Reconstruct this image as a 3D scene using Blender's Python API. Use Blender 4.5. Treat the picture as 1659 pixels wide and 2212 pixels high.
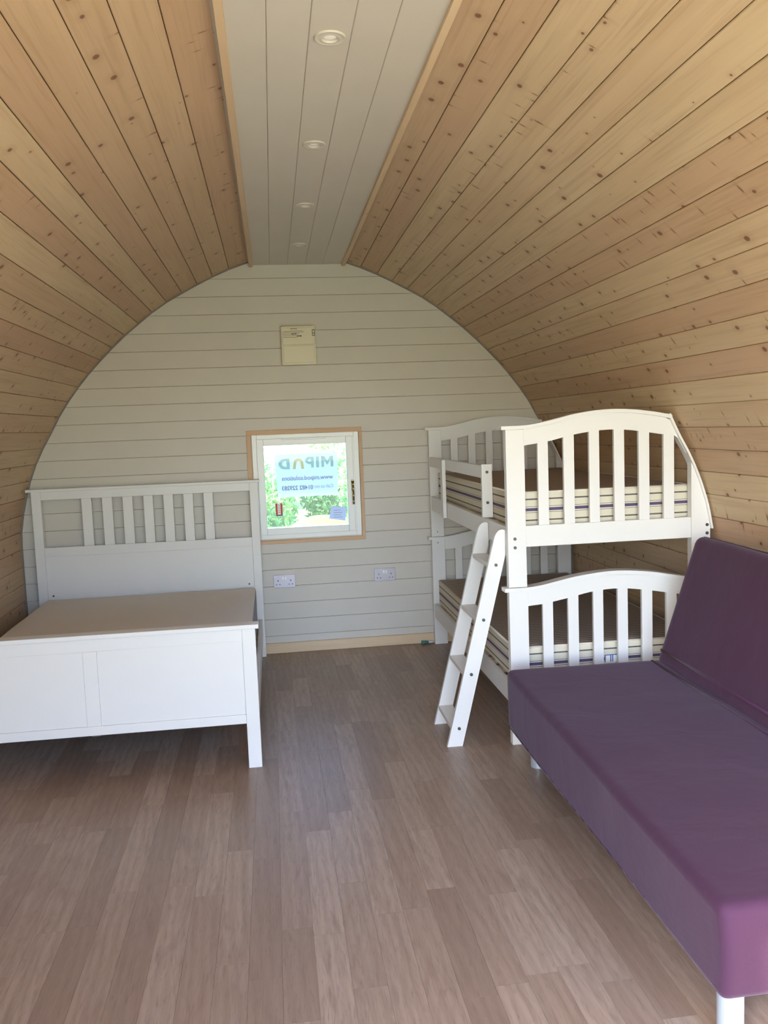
import bpy, bmesh, math, random
from mathutils import Vector, Matrix
random.seed(7)
for o in list(bpy.data.objects): bpy.data.objects.remove(o)
S = bpy.context.scene
C = S.collection
D = 5.848            # back wall distance from the camera
CX = 0.21            # centre line of the pod

# ------------------------------------------------------------------ camera
def make_camera():
    yaw, pit, rol = 0.126154, 0.098923, 0.038329
    F = Vector((math.sin(yaw)*math.cos(pit), math.cos(yaw)*math.cos(pit), -math.sin(pit)))
    rt = Vector((math.cos(yaw), -math.sin(yaw), 0)); dn = F.cross(rt)
    R = rt*math.cos(rol)+dn*math.sin(rol); Dn = -rt*math.sin(rol)+dn*math.cos(rol)
    cd = bpy.data.cameras.new('camera'); cam = bpy.data.objects.new('camera', cd); C.objects.link(cam)
    m = Matrix.Identity(4)
    for i in range(3):
        m[i][0] = R[i]; m[i][1] = -Dn[i]; m[i][2] = -F[i]
    m[2][3] = 1.525
    cam.matrix_world = m
    cd.sensor_fit = 'HORIZONTAL'; cd.sensor_width = 36; cd.lens = 1850/1659*36; cd.clip_start = 0.02
    S.camera = cam
make_camera()

# ------------------------------------------------------------------ world, sun, exposure
w = bpy.data.worlds.new('world'); S.world = w; w.use_nodes = True
nt = w.node_tree; bg = nt.nodes['Background']
sky = nt.nodes.new('ShaderNodeTexSky'); sky.sky_type = 'NISHITA'; sky.sun_disc = False
sky.sun_elevation = math.radians(34); sky.sun_rotation = math.radians(225); sky.air_density = 1.0; sky.dust_density = 1.5
sky.ozone_density = 1.0
tint = nt.nodes.new('ShaderNodeMix'); tint.data_type = 'RGBA'; tint.blend_type = 'MULTIPLY'; tint.inputs[0].default_value = 1.0
tint.inputs[7].default_value = (0.85, 0.97, 1.19, 1)
nt.links.new(sky.outputs[0], tint.inputs[6]); nt.links.new(tint.outputs[2], bg.inputs[0]); bg.inputs[1].default_value = 1.3
sun = bpy.data.lights.new('sun', 'SUN'); sun.energy = 14.0; sun.angle = math.radians(1.2); sun.color = (1.0, 0.97, 0.86)
so = bpy.data.objects.new('sun', sun); C.objects.link(so)
el, az = math.radians(34.1), math.radians(45)
so.rotation_euler = Vector((math.sin(az)*math.cos(el), math.cos(az)*math.cos(el), -math.sin(el))).to_track_quat('-Z', 'Y').to_euler()
S.view_settings.view_transform = 'Standard'; S.view_settings.look = 'None'
S.view_settings.gamma = 1; S.view_settings.use_curve_mapping = False
S.view_settings.exposure = 0.48

# ------------------------------------------------------------------ materials
def srgb(r, g, b):
    f = lambda c: (c/255/12.92) if c/255 <= 0.04045 else ((c/255+0.055)/1.055)**2.4
    return (f(r), f(g), f(b), 1)
class NT:
    def __init__(s, name):
        s.m = bpy.data.materials.new(name); s.m.use_nodes = True; s.t = s.m.node_tree
        s.b = s.t.nodes['Principled BSDF']
    def n(s, typ, **k):
        x = s.t.nodes.new(typ)
        for a, v in k.items(): setattr(x, a, v)
        return x
    def l(s, a, b): s.t.links.new(a, b)
    def math(s, op, a, b=None, c=None, clamp=False):
        x = s.n('ShaderNodeMath', operation=op); x.use_clamp = clamp
        for i, v in enumerate((a, b, c)):
            if v is None: continue
            if hasattr(v, 'is_output'): s.l(v, x.inputs[i])
            else: x.inputs[i].default_value = v
        return x.outputs[0]
    def mix(s, f, a, b, typ='MIX'):
        x = s.n('ShaderNodeMix', data_type='RGBA', blend_type=typ)
        for i, v in ((0, f), (6, a), (7, b)):
            if hasattr(v, 'is_output'): s.l(v, x.inputs[i])
            else: x.inputs[i].default_value = v
        return x.outputs[2]
    def ramp(s, f, stops):
        x = s.n('ShaderNodeValToRGB'); e = x.color_ramp.elements
        while len(e) < len(stops): e.new(0.5)
        for i, (p, c) in enumerate(stops): e[i].position = p; e[i].color = c
        s.l(f, x.inputs[0]); return x.outputs[0]
    def coords(s, scale=(1, 1, 1), rnd=True):
        tc = s.n('ShaderNodeTexCoord'); mp = s.n('ShaderNodeMapping'); mp.inputs['Scale'].default_value = scale
        if rnd:
            oi = s.n('ShaderNodeObjectInfo'); mu = s.n('ShaderNodeVectorMath', operation='SCALE')
            cm = s.n('ShaderNodeCombineXYZ')
            s.l(s.math('MULTIPLY', oi.outputs['Random'], 37.0), cm.inputs[0]); s.l(s.math('MULTIPLY', oi.outputs['Random'], 91.0), cm.inputs[1]); s.l(s.math('MULTIPLY', oi.outputs['Random'], 13.0), cm.inputs[2])
            ad = s.n('ShaderNodeVectorMath', operation='ADD'); s.l(tc.outputs['Object'], ad.inputs[0]); s.l(cm.outputs[0], ad.inputs[1])
            s.l(ad.outputs[0], mp.inputs[0])
        else: s.l(tc.outputs['Object'], mp.inputs[0])
        return mp.outputs[0]
    def noise(s, vec, scale, detail=3, rough=0.5, dist=0):
        x = s.n('ShaderNodeTexNoise'); s.l(vec, x.inputs['Vector'])
        x.inputs['Scale'].default_value = scale; x.inputs['Detail'].default_value = detail
        x.inputs['Roughness'].default_value = rough; x.inputs['Distortion'].default_value = dist
        return x.outputs[0]
    def bump(s, h, strength, dist=0.001):
        x = s.n('ShaderNodeBump'); x.inputs['Strength'].default_value = strength; x.inputs['Distance'].default_value = dist
        s.l(h, x.inputs['Height']); s.l(x.outputs[0], s.b.inputs['Normal'])
def P(name, col, rough=0.5, metal=0.0, spec=0.5, var=0.04, vs=30, bump=0.0, bs=200, sheen=0.0):
    t = NT(name); v = t.coords(rnd=True); n = t.noise(v, vs, 3)
    lo = tuple(max(0, c*(1-var)) for c in col[:3])+(1,); hi = tuple(min(1, c*(1+var)) for c in col[:3])+(1,)
    t.l(t.mix(n, lo, hi), t.b.inputs['Base Color'])
    t.b.inputs['Roughness'].default_value = rough; t.b.inputs['Metallic'].default_value = metal
    t.b.inputs['Specular IOR Level'].default_value = spec
    if sheen: t.b.inputs['Sheen Weight'].default_value = sheen
    if bump: t.bump(t.noise(v, bs, 2), bump)
    return t.m
def pine(name, base, base2, dark, knot_keep=0.5, pale=0.0):
    """local x across the board, local y along it"""
    t = NT(name); oi = t.n('ShaderNodeObjectInfo')
    v = t.coords((1, 0.028, 1)); warp = t.noise(t.coords((1, 0.3, 1)), 9, 2)
    grain = t.noise(v, 70, 3, 0.55, 0.5)
    broad = t.noise(t.coords((1, 0.07, 1)), 18, 2, 0.5, 0.6)
    col = t.mix(oi.outputs['Random'], base, base2)
    col = t.mix(t.math('MULTIPLY', t.math('SUBTRACT', broad, 0.35), 0.9, clamp=True), col, dark)
    g2 = t.math('MULTIPLY', t.math('SUBTRACT', grain, 0.5, clamp=True), 1.7, clamp=True)
    col = t.mix(g2, col, tuple(c*0.78 for c in dark[:3])+(1,))
    # knots
    def knots(scl, sx, sy, r0, r1, keep):
        kv = t.coords((sx, sy, 0))
        vo = t.n('ShaderNodeTexVoronoi', voronoi_dimensions='2D'); t.l(kv, vo.inputs['Vector']); vo.inputs['Scale'].default_value = scl
        vo.inputs['Randomness'].default_value = 0.9
        sep = t.n('ShaderNodeSeparateColor'); t.l(vo.outputs['Color'], sep.inputs[0])
        rad = t.math('MULTIPLY_ADD', sep.outputs[1], r1-r0, r0)
        kp = t.math('LESS_THAN', sep.outputs[0], keep)
        wob = t.math('MULTIPLY_ADD', t.noise(t.coords((1, 1, 1)), 60, 2), 0.03, vo.outputs['Distance'])
        core = t.math('MULTIPLY', t.math('SUBTRACT', 1.0, t.math('DIVIDE', t.math('SUBTRACT', wob, 0.015), rad)), 3.0, clamp=True)
        core = t.math('MULTIPLY', core, kp)
        halo = t.math('SUBTRACT', 1.0, t.math('DIVIDE', wob, t.math('MULTIPLY', rad, 3.5)), clamp=True)
        halo = t.math('MULTIPLY', halo, kp)
        return core, halo
    c1, h1 = knots(8.0, 1.0, 0.8, 0.02, 0.10, knot_keep)
    c2, h2 = knots(12.0, 0.32, 1.5, 0.030, 0.085, knot_keep*0.6)
    col = t.mix(t.math('MULTIPLY', t.math('MAXIMUM', h1, h2), 0.45), col, tuple(c*0.8 for c in dark[:3])+(1,))
    kcol = srgb(112, 66, 40) if not pale else srgb(125, 90, 62)
    col = t.mix(t.math('MULTIPLY', t.math('MAXIMUM', c1, c2), 0.82), col, kcol)
    t.l(col, t.b.inputs['Base Color']); t.b.inputs['Roughness'].default_value = 0.5
    t.b.inputs['Specular IOR Level'].default_value = 0.35
    t.bump(grain, 0.15, 0.0008)
    return t.m
M = {}
M['pine'] = pine('pine', srgb(210, 187, 150), srgb(193, 159, 128), srgb(177, 144, 110), 0.62)
M['pine_trim'] = pine('pine_trim', srgb(222, 198, 164), srgb(214, 186, 150), srgb(200, 168, 130), 0.12)
M['casing'] = pine('casing', srgb(216, 182, 146), srgb(210, 172, 134), srgb(196, 154, 118), 0.1)
M['white_board'] = P('white_board', srgb(206, 199, 187), 0.45, var=0.03, vs=6, bump=0.05, bs=60)
M['white_paint'] = P('white_paint', srgb(229, 227, 222), 0.38, var=0.015, vs=8, bump=0.03, bs=90)
M['upvc'] = P('upvc', srgb(236, 238, 236), 0.25, var=0.01)
M['dark_gap'] = P('dark_gap', srgb(120, 112, 100), 0.9)
M['white_gap'] = P('white_gap', srgb(190, 184, 172), 0.9)
M['bead'] = P('bead', srgb(128, 118, 108), 0.6)
M['steel'] = P('steel', srgb(150, 152, 155), 0.3, metal=1.0)
M['bolt'] = P('bolt', srgb(92, 92, 90), 0.4, metal=0.8)
M['brushed'] = P('brushed', srgb(172, 166, 172), 0.4, metal=0.5, var=0.12, vs=400)
M['leg_metal'] = P('leg_metal', srgb(180, 190, 200), 0.35, metal=0.35)
M['cream_plastic'] = P('cream_plastic', srgb(222, 214, 186), 0.35, var=0.01)
M['dark_print'] = P('dark_print', srgb(90, 80, 66), 0.6)
M['mid_print'] = P('mid_print', srgb(150, 138, 118), 0.6)
M['lens'] = P('lens', srgb(245, 245, 238), 0.15)
M['black'] = P('black', srgb(40, 40, 42), 0.5)
M['brass'] = P('brass', srgb(178, 160, 110), 0.25, metal=1.0)
M['teal'] = P('teal', srgb(70, 130, 120), 0.4)
M['clear_plastic'] = P('clear_plastic', srgb(215, 225, 225), 0.2)
M['blue_print'] = P('blue_print', srgb(60, 90, 160), 0.6)
M['red'] = P('red', srgb(196, 62, 48), 0.5)
M['floor_base'] = P('floor_base', srgb(120, 98, 84), 0.6)

def floor_mat():
    t = NT('floor_vinyl'); oi = t.n('ShaderNodeObjectInfo')
    g = t.noise(t.coords((1, 0.07, 1)), 190, 4, 0.6, 0.8)
    b = t.noise(t.coords((1, 0.13, 1)), 16, 3, 0.55, 2.0)
    wv = t.n('ShaderNodeTexWave', wave_type='RINGS', rings_direction='SPHERICAL'); t.l(t.coords((1, 0.14, 1)), wv.inputs[0])
    wv.inputs['Scale'].default_value = 10; wv.inputs['Distortion'].default_value = 6; wv.inputs['Detail'].default_value = 3
    col = t.ramp(oi.outputs['Random'], [(0, srgb(153, 130, 112)), (0.35, srgb(163, 140, 121)), (0.7, srgb(170, 148, 129)), (1, srgb(181, 160, 141))])
    col = t.mix(t.math('MULTIPLY', t.math('SUBTRACT', b, 0.48, clamp=True), 2.0, clamp=True), col, srgb(136, 113, 98))
    col = t.mix(t.math('MULTIPLY', wv.outputs[1], 0.20), col, srgb(120, 96, 82))
    col = t.mix(t.math('MULTIPLY', t.math('SUBTRACT', g, 0.5, clamp=True), 2.4, clamp=True), col, srgb(120, 97, 84))
    t.l(col, t.b.inputs['Base Color']); t.b.inputs['Specular IOR Level'].default_value = 0.5
    r = t.math('MULTIPLY_ADD', g, 0.14, 0.30); t.l(r, t.b.inputs['Roughness'])
    t.bump(g, 0.12, 0.0006)
    return t.m
M['floor'] = floor_mat()

def fabric(name, col, col2):
    t = NT(name); v = t.coords(rnd=False)
    tc = t.n('ShaderNodeTexCoord'); sp = t.n('ShaderNodeSeparateXYZ'); t.l(tc.outputs['Object'], sp.inputs[0])
    wx = t.math('SINE', t.math('MULTIPLY', sp.outputs[0], 2600)); wy = t.math('SINE', t.math('MULTIPLY', sp.outputs[1], 2600)); wz = t.math('SINE', t.math('MULTIPLY', sp.outputs[2], 2600))
    weave = t.math('MULTIPLY_ADD', t.math('ADD', t.math('ADD', wx, wy), wz), 0.16, 0.5)
    n = t.noise(v, 3.5, 3)
    t.l(t.mix(n, col, col2), t.b.inputs['Base Color'])
    t.b.inputs['Roughness'].default_value = 0.85; t.b.inputs['Specular IOR Level'].default_value = 0.25
    t.b.inputs['Sheen Weight'].default_value = 0.17; t.b.inputs['Sheen Roughness'].default_value = 0.4
    t.b.inputs['Sheen Tint'].default_value = (0.9, 0.8, 0.98, 1)
    h = t.math('ADD', t.math('MULTIPLY', weave, 0.15), t.math('MULTIPLY', t.noise(t.coords((1, 1.3, 1), rnd=False), 4, 3, 0.5, 0.4), 2.5))
    t.bump(h, 0.45, 0.004)
    return t.m
M['purple'] = fabric('purple_fabric', srgb(72, 42, 64), srgb(66, 37, 60))

def ticking():
    """striped mattress cloth: bands run round the sides, fine stripes cross the top"""
    t = NT('ticking'); tc = t.n('ShaderNodeTexCoord'); sp = t.n('ShaderNodeSeparateXYZ'); t.l(tc.outputs['Object'], sp.inputs[0])
    z = sp.outputs[2]
    def band(src, c, hw): return t.math('LESS_THAN', t.math('ABSOLUTE', t.math('SUBTRACT', src, c)), hw)
    cream = srgb(214, 206, 184)
    col = cream
    for c in (0.129, 0.030): col = t.mix(band(z, c, 0.0035), col, srgb(92, 86, 80))
    for c in (0.094, 0.066): col = t.mix(band(z, c, 0.0012), col, srgb(110, 98, 110))
    col = t.mix(band(z, 0.080, 0.0070), col, srgb(84, 72, 104))
    y = t.math('FRACT', t.math('MULTIPLY', sp.outputs[1], 29))
    top = t.mix(t.math('LESS_THAN', t.math('ABSOLUTE', t.math('SUBTRACT', y, 0.5)), 0.17), srgb(186, 168, 150), srgb(112, 98, 88))
    y2 = t.math('FRACT', t.math('MULTIPLY', sp.outputs[1], 116)); top = t.mix(t.math('MULTIPLY', t.math('LESS_THAN', y2, 0.25), 0.3), top, srgb(110, 94, 84))
    up = t.math('GREATER_THAN', z, 0.1625)
    t.l(t.mix(up, col, top), t.b.inputs['Base Color']); t.b.inputs['Roughness'].default_value = 0.8
    t.bump(t.noise(t.coords(rnd=False), 14, 3), 0.3, 0.004)
    return t.m
M['ticking'] = ticking()
M['piping'] = P('piping', srgb(222, 212, 196), 0.8)
M['mattress_top'] = P('mattress_top', srgb(228, 220, 210), 0.85, var=0.03, vs=60, bump=0.3, bs=40)
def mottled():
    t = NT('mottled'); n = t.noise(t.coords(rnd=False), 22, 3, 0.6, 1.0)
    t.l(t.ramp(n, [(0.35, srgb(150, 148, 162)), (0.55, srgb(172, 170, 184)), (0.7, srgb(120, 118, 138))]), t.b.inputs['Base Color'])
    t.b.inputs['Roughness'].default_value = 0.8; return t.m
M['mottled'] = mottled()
def glass():
    t = NT('window_glass'); tr = t.n('ShaderNodeBsdfTransparent'); tr.inputs[0].default_value = (0.93, 0.97, 0.96, 1)
    gl = t.n('ShaderNodeBsdfGlossy'); gl.inputs['Roughness'].default_value = 0.02
    fr = t.n('ShaderNodeFresnel'); fr.inputs[0].default_value = 1.45; mx = t.n('ShaderNodeMixShader')
    t.l(fr.outputs[0], mx.inputs[0]); t.l(tr.outputs[0], mx.inputs[1]); t.l(gl.outputs[0], mx.inputs[2])
    t.l(mx.outputs[0], t.t.nodes['Material Output'].inputs[0]); return t.m
M['glass'] = glass()
def paper(name, col, trans=0.55):
    t = NT(name); df = t.n('ShaderNodeBsdfDiffuse'); tl = t.n('ShaderNodeBsdfTranslucent'); mx = t.n('ShaderNodeMixShader')
    df.inputs[0].default_value = col; tl.inputs[0].default_value = col; mx.inputs[0].default_value = trans
    t.l(df.outputs[0], mx.inputs[1]); t.l(tl.outputs[0], mx.inputs[2]); t.l(mx.outputs[0], t.t.nodes['Material Output'].inputs[0]); return t.m
M['paper'] = paper('paper', srgb(232, 232, 238), 0.6)
M['ink_green'] = paper('ink_green', srgb(220, 232, 220), 0.85)
M['ink_orange'] = paper('ink_orange', srgb(252, 234, 192), 0.85)
M['ink_grey'] = paper('ink_grey', srgb(192, 184, 202), 0.8)
M['note_paper'] = paper('note_paper', srgb(226, 226, 238), 0.55)
def grassy(name, a, b):
    t = NT(name); n = t.noise(t.coords(rnd=False), 3.0, 5, 0.7)
    t.l(t.mix(n, a, b), t.b.inputs['Base Color']); t.b.inputs['Roughness'].default_value = 0.9
    t.bump(t.noise(t.coords(rnd=False), 60, 3), 0.5, 0.02); return t.m
M['grass'] = grassy('grass', srgb(88, 106, 54), srgb(120, 130, 76))
M['mound'] = grassy('mound', srgb(98, 102, 46), srgb(112, 116, 56))
M['bounce_green'] = P('bounce_green', srgb(202, 202, 146), 0.9, var=0.15, vs=40, bump=0.4)  # yellow-green tone set for the bounce light it sends through the doorway
M['bounce_slab'] = P('bounce_slab', srgb(204, 204, 176), 0.7, var=0.1)  # kept pale to reflect more sun indoors
def leafm(name, c, c2):
    t = NT(name); df = t.n('ShaderNodeBsdfDiffuse'); tl = t.n('ShaderNodeBsdfTranslucent'); mx = t.n('ShaderNodeMixShader')
    col = t.mix(t.noise(t.coords(rnd=True), 6, 2), c, c2)
    t.l(col, df.inputs[0]); t.l(col, tl.inputs[0]); mx.inputs[0].default_value = 0.35
    t.l(df.outputs[0], mx.inputs[1]); t.l(tl.outputs[0], mx.inputs[2]); t.l(mx.outputs[0], t.t.nodes['Material Output'].inputs[0]); return t.m
M['leaf_dark'] = leafm('leaf_dark', srgb(52, 96, 66), srgb(88, 138, 84))
M['leaf_mid'] = leafm('leaf_mid', srgb(92, 146, 84), srgb(140, 184, 112))
M['leaf_pale'] = leafm('leaf_pale', srgb(150, 196, 126), srgb(196, 222, 168))
M['bark'] = P('bark', srgb(110, 90, 70), 0.9, var=0.2)
M['roof'] = P('roof', srgb(90, 84, 78), 0.8)

# ------------------------------------------------------------------ helpers
def thing(name, label, cat, loc=(0, 0, 0), rz=0, group=None):
    o = bpy.data.objects.new(name, None); C.objects.link(o); o.empty_display_size = 0.1
    o.location = loc; o.rotation_euler = (0, 0, rz)
    o['label'] = label; o['category'] = cat
    if group: o['group'] = group
    return o
def root_of(o):
    while o.parent: o = o.parent
    return o
def obj(name, bm, mat, parent=None, world=True, smooth=False):
    """vertices given in world space when world=True; they are moved into the parent thing's frame"""
    me = bpy.data.meshes.new(name)
    if world and parent is not None:
        r = root_of(parent)
        mi = (Matrix.Translation(r.location) @ r.rotation_euler.to_matrix().to_4x4()).inverted()
        bmesh.ops.transform(bm, matrix=mi, verts=bm.verts)
    bmesh.ops.recalc_face_normals(bm, faces=bm.faces)
    bm.to_mesh(me); bm.free()
    me.materials.append(M[mat] if isinstance(mat, str) else mat)
    if smooth:
        for p in me.polygons: p.use_smooth = True
    o = bpy.data.objects.new(name, me); C.objects.link(o)
    if parent is not None: o.parent = parent
    return o
def add_box(bm, x0, x1, y0, y1, z0, z1, bev=0.0):
    r = bmesh.ops.create_cube(bm, size=1)
    m = Matrix.Translation(((x0+x1)/2, (y0+y1)/2, (z0+z1)/2)) @ Matrix.Diagonal((abs(x1-x0), abs(y1-y0), abs(z1-z0), 1))
    bmesh.ops.transform(bm, matrix=m, verts=r['verts'])
    if bev:
        es = list({e for v in r['verts'] for e in v.link_edges})
        bmesh.ops.bevel(bm, geom=es, offset=bev, segments=2, affect='EDGES', profile=0.6)
def box(*a, bev=0.0):
    bm = bmesh.new(); add_box(bm, *a, bev=bev); return bm
def add_cyl(bm, c, axis, r, h, seg=20, r2=None):
    R = Vector((0, 0, 1)).rotation_difference(Vector(axis)).to_matrix().to_4x4()
    bmesh.ops.create_cone(bm, cap_ends=True, segments=seg, radius1=r, radius2=r if r2 is None else r2, depth=h, matrix=Matrix.Translation(c) @ R)
def cyl(*a, **k):
    bm = bmesh.new(); add_cyl(bm, *a, **k); return bm
def interp(pts, x):
    if x <= pts[0][0]: return pts[0][1]
    for (a, b), (c, d) in zip(pts, pts[1:]):
        if x <= c: return b+(d-b)*(x-a)/(c-a)
    return pts[-1][1]
def smooth_interp(pts, x):
    if x <= pts[0][0]: return pts[0][1]
    if x >= pts[-1][0]: return pts[-1][1]
    n = len(pts)
    for i in range(n-1):
        a, b = pts[i], pts[i+1]
        if x <= b[0]:
            p, q = pts[max(0, i-1)], pts[min(n-1, i+2)]
            m0 = (b[1]-p[1])/(b[0]-p[0]); m1 = (q[1]-a[1])/(q[0]-a[0]); h = b[0]-a[0]; t = (x-a[0])/h
            return (2*t**3-3*t**2+1)*a[1]+(t**3-2*t**2+t)*h*m0+(-2*t**3+3*t**2)*b[1]+(t**3-t**2)*h*m1
def strip(xs, zt, zb, y0, y1, bev=0.0):
    """solid between two curves in the xz plane, extruded from y0 to y1"""
    bm = bmesh.new(); rows = []
    for x in xs:
        rows.append([bm.verts.new((x, y0, zb(x))), bm.verts.new((x, y0, zt(x))), bm.verts.new((x, y1, zt(x))), bm.verts.new((x, y1, zb(x)))])
    for a, b in zip(rows, rows[1:]):
        for i in range(4):
            j = (i+1) % 4; bm.faces.new((a[i], a[j], b[j], b[i]))
    bm.faces.new(rows[0][::-1]); bm.faces.new(rows[-1])
    return bm
def prism(poly, y0, y1, axis='y'):
    bm = bmesh.new()
    f = (lambda a, b, t: (a, t, b)) if axis == 'y' else ((lambda a, b, t: (t, a, b)) if axis == 'x' else (lambda a, b, t: (a, b, t)))
    A = [bm.verts.new(f(a, b, y0)) for a, b in poly]; B = [bm.verts.new(f(a, b, y1)) for a, b in poly]
    bm.faces.new(A[::-1]); bm.faces.new(B)
    n = len(poly)
    for i in range(n): bm.faces.new((A[i], A[(i+1) % n], B[(i+1) % n], B[i]))
    return bm
def linspace(a, b, n): return [a+(b-a)*i/(n-1) for i in range(n)]
def struct(o): o['kind'] = 'structure'; return o

# ------------------------------------------------------------------ vault profile (dx from the centre line, z)
PROF = [(.297, 2.648), (.436, 2.600), (.545, 2.554), (.646, 2.505), (.748, 2.452), (.851, 2.395), (.948, 2.331), (1.039, 2.260),
        (1.131, 2.186), (1.217, 2.108), (1.296, 2.030), (1.376, 1.946), (1.449, 1.860), (1.520, 1.767), (1.585, 1.670),
        (1.640, 1.571), (1.700, 1.469), (1.752, 1.367), (1.795, 1.260), (1.828, 1.150), (1.855, 1.040), (1.875, .927)]
z = .812
while z > 0.02: PROF.append((1.880, z)); z -= .115
PROF.append((1.880, -0.01))
def half_width(z):
    p = sorted([(b, a) for a, b in PROF]); return interp(p, z)
Y0, Y1 = -0.15, D
# ---- vault walls: a backing shell, and every board a piece of its own
for side, sg in (('left', -1), ('right', 1)):
    bm = bmesh.new(); rows = []
    for dx, zz in PROF:
        n = Vector((dx, zz-0.9)).normalized() if zz > 0.9 else Vector((1, 0))
        a = (CX+sg*(dx+n.x*0.020), zz+n.y*0.020); b = (CX+sg*(dx+n.x*0.10), zz+n.y*0.10)
        rows.append([bm.verts.new((a[0], Y0-0.1, a[1])), bm.verts.new((a[0], Y1+0.12, a[1])), bm.verts.new((b[0], Y1+0.12, b[1])), bm.verts.new((b[0], Y0-0.1, b[1]))])
    for a, b in zip(rows, rows[1:]):
        for i in range(4): bm.faces.new((a[i], a[(i+1) % 4], b[(i+1) % 4], b[i]))
    bm.faces.new(rows[0]); bm.faces.new(rows[-1][::-1])
    wall = struct(obj('wall_'+side, bm, 'dark_gap'))
    for (a0, a1), (b0, b1) in zip(PROF, PROF[1:]):
        p = Vector((CX+sg*a0, 0, a1)); q = Vector((CX+sg*b0, 0, b1)); wd = (q-p).length
        ex = (q-p)/wd; ey = Vector((0, 1, 0)); ez = ex.cross(ey)
        cen = (p+q)/2
        if ez.dot(Vector((CX, 0, 1.0))-cen) < 0: ez = -ez; ey = -ey
        L = Y1-Y0+0.04
        bm = bmesh.new(); h = wd/2-0.0011; ch = 0.0022
        pr = [(-h, -0.018), (h, -0.018), (h, -ch), (h-ch, 0), (-h+ch, 0), (-h, -ch)]
        bm2 = prism(pr, -L/2, L/2); bm.free()
        me_o = obj('board', bm2, 'pine', wall, world=False)
        m = Matrix.Identity(4)
        for i in range(3): m[i][0] = ex[i]; m[i][1] = ey[i]; m[i][2] = ez[i]
        m[0][3], m[1][3], m[2][3] = cen.x, (Y0+Y1)/2, cen.z
        me_o.matrix_local = m

# ---- back wall: horizontal white boards cut to the vault, round the window
WX0, WX1, WZ0, WZ1 = -0.140, 0.585, 0.790, 1.505      # hole for the window
bm = bmesh.new()
def add_back(bm, y0, y1, off):
    lv = [p for p in PROF]
    # four slabs around the window hole, each following the vault
    def band(za, zb, xa=None, xb=None):
        zs = sorted({za, zb}|{b for a, b in lv if za < b < zb})
        for z_a, z_b in zip(zs, zs[1:]):
            wa, wb = half_width(z_a)+off, half_width(z_b)+off
            l = (CX-wa if xa is None else xa, CX-wb if xa is None else xa); r = (CX+wa if xb is None else xb, CX+wb if xb is None else xb)
            v = [bm.verts.new(t) for t in ((l[0], y0, z_a), (r[0], y0, z_a), (r[1], y0, z_b), (l[1], y0, z_b), (l[0], y1, z_a), (r[0], y1, z_a), (r[1], y1, z_b), (l[1], y1, z_b))]
            for f in ((0, 1, 2, 3), (7, 6, 5, 4), (0, 4, 5, 1), (3, 2, 6, 7), (1, 5, 6, 2), (0, 3, 7, 4)): bm.faces.new([v[i] for i in f])
    band(-0.01, WZ0); band(WZ1, 2.66); band(WZ0, WZ1, None, WX0); band(WZ0, WZ1, WX1, None)
add_back(bm, D+0.018, D+0.10, 0.03)
wb = struct(obj('wall_back', bm, 'white_gap'))
bp = 0.115; ztop = 2.5346
edges = [2.652] + [ztop-k*bp for k in range(0, 22)] + [-0.005]
for zt, zb in zip(edges, edges[1:]):
    cuts = [(None, None, 0)]
    if zb < WZ1 and zt > WZ0:
        cuts = [(None, WX0, 0), (WX1, None, 0)]
        if zt > WZ1+0.004: cuts = [(None, None, 1)]
        if zb < WZ0-0.004: cuts = [(None, None, -1)]
    for xa, xb, notch in cuts:
        g = 0.0006; a, b = zb+g, zt-g; zm = (a+b)/2
        cx_ = CX
        pts_r = [(xb, a), (xb, b)] if xb is not None else None
        zs = [a]+sorted([q for _, q in PROF if a < q < b])+[b]
        R = [(CX+half_width(q)+0.012, q) for q in zs] if xb is None else [(xb, a), (xb, b)]
        Lp = [(CX-half_width(q)-0.012, q) for q in zs] if xa is None else [(xa, a), (xa, b)]
        poly = Lp[::-1]+R
        if notch == 1: poly = Lp[::-1]+[(WX0, a), (WX0, WZ1), (WX1, WZ1), (WX1, a)]+R
        if notch == -1: poly = Lp[::-1]+R+[(WX1, b), (WX1, WZ0), (WX0, WZ0), (WX0, b)]
        x0 = min(p[0] for p in poly); x1 = max(p[0] for p in poly); xm = (x0+x1)/2
        # the board face carries a small chamfer along its long edges
        bm = bmesh.new()
        lo_l, lo_r, hi_l, hi_r = Lp[0][0], R[0][0], Lp[-1][0], R[-1][0]
        bm = prism([(p-xm, q-zm) for p, q in poly], 0.0, 0.018)
        es = [e for e in bm.edges if abs(e.verts[0].co.y) < 1e-6 and abs(e.verts[1].co.y) < 1e-6 and abs(e.verts[0].co.z-e.verts[1].co.z) < 1e-6]
        bmesh.ops.bevel(bm, geom=es, offset=0.0022, segments=1, affect='EDGES')
        o = obj('board', bm, 'white_board', wb, world=False); o.location = (xm, D, zm)

# ---- floor: base, planks
fl = struct(obj('floor', box(CX-1.93, CX+1.93, -0.35, D+0.1, -0.08, -0.004), 'floor_base'))
pw = 0.0955; x = CX-1.88; planks = []; row = 0
rr = random.Random(5)
meshes = {}
while x < CX+1.88:
    y = -0.15 - rr.uniform(0, 0.8)
    while y < D:
        L = rr.choice([0.42, 0.55, 0.68, 0.82, 0.95])
        ya, yb = max(y, -0.15), min(y+L, D)
        if yb-ya > 0.02:
            key = round(yb-ya, 4)
            if key not in meshes:
                me = bpy.data.meshes.new('plank'); bm = box(-pw/2+0.00025, pw/2-0.00025, -(yb-ya)/2+0.0003, (yb-ya)/2-0.0003, -0.004, 0); bm.to_mesh(me); bm.free(); me.materials.append(M['floor']); meshes[key] = me
            planks.append((x+pw/2, (ya+yb)/2, meshes[key], min(yb, D)))
        y += L
    x += pw
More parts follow.
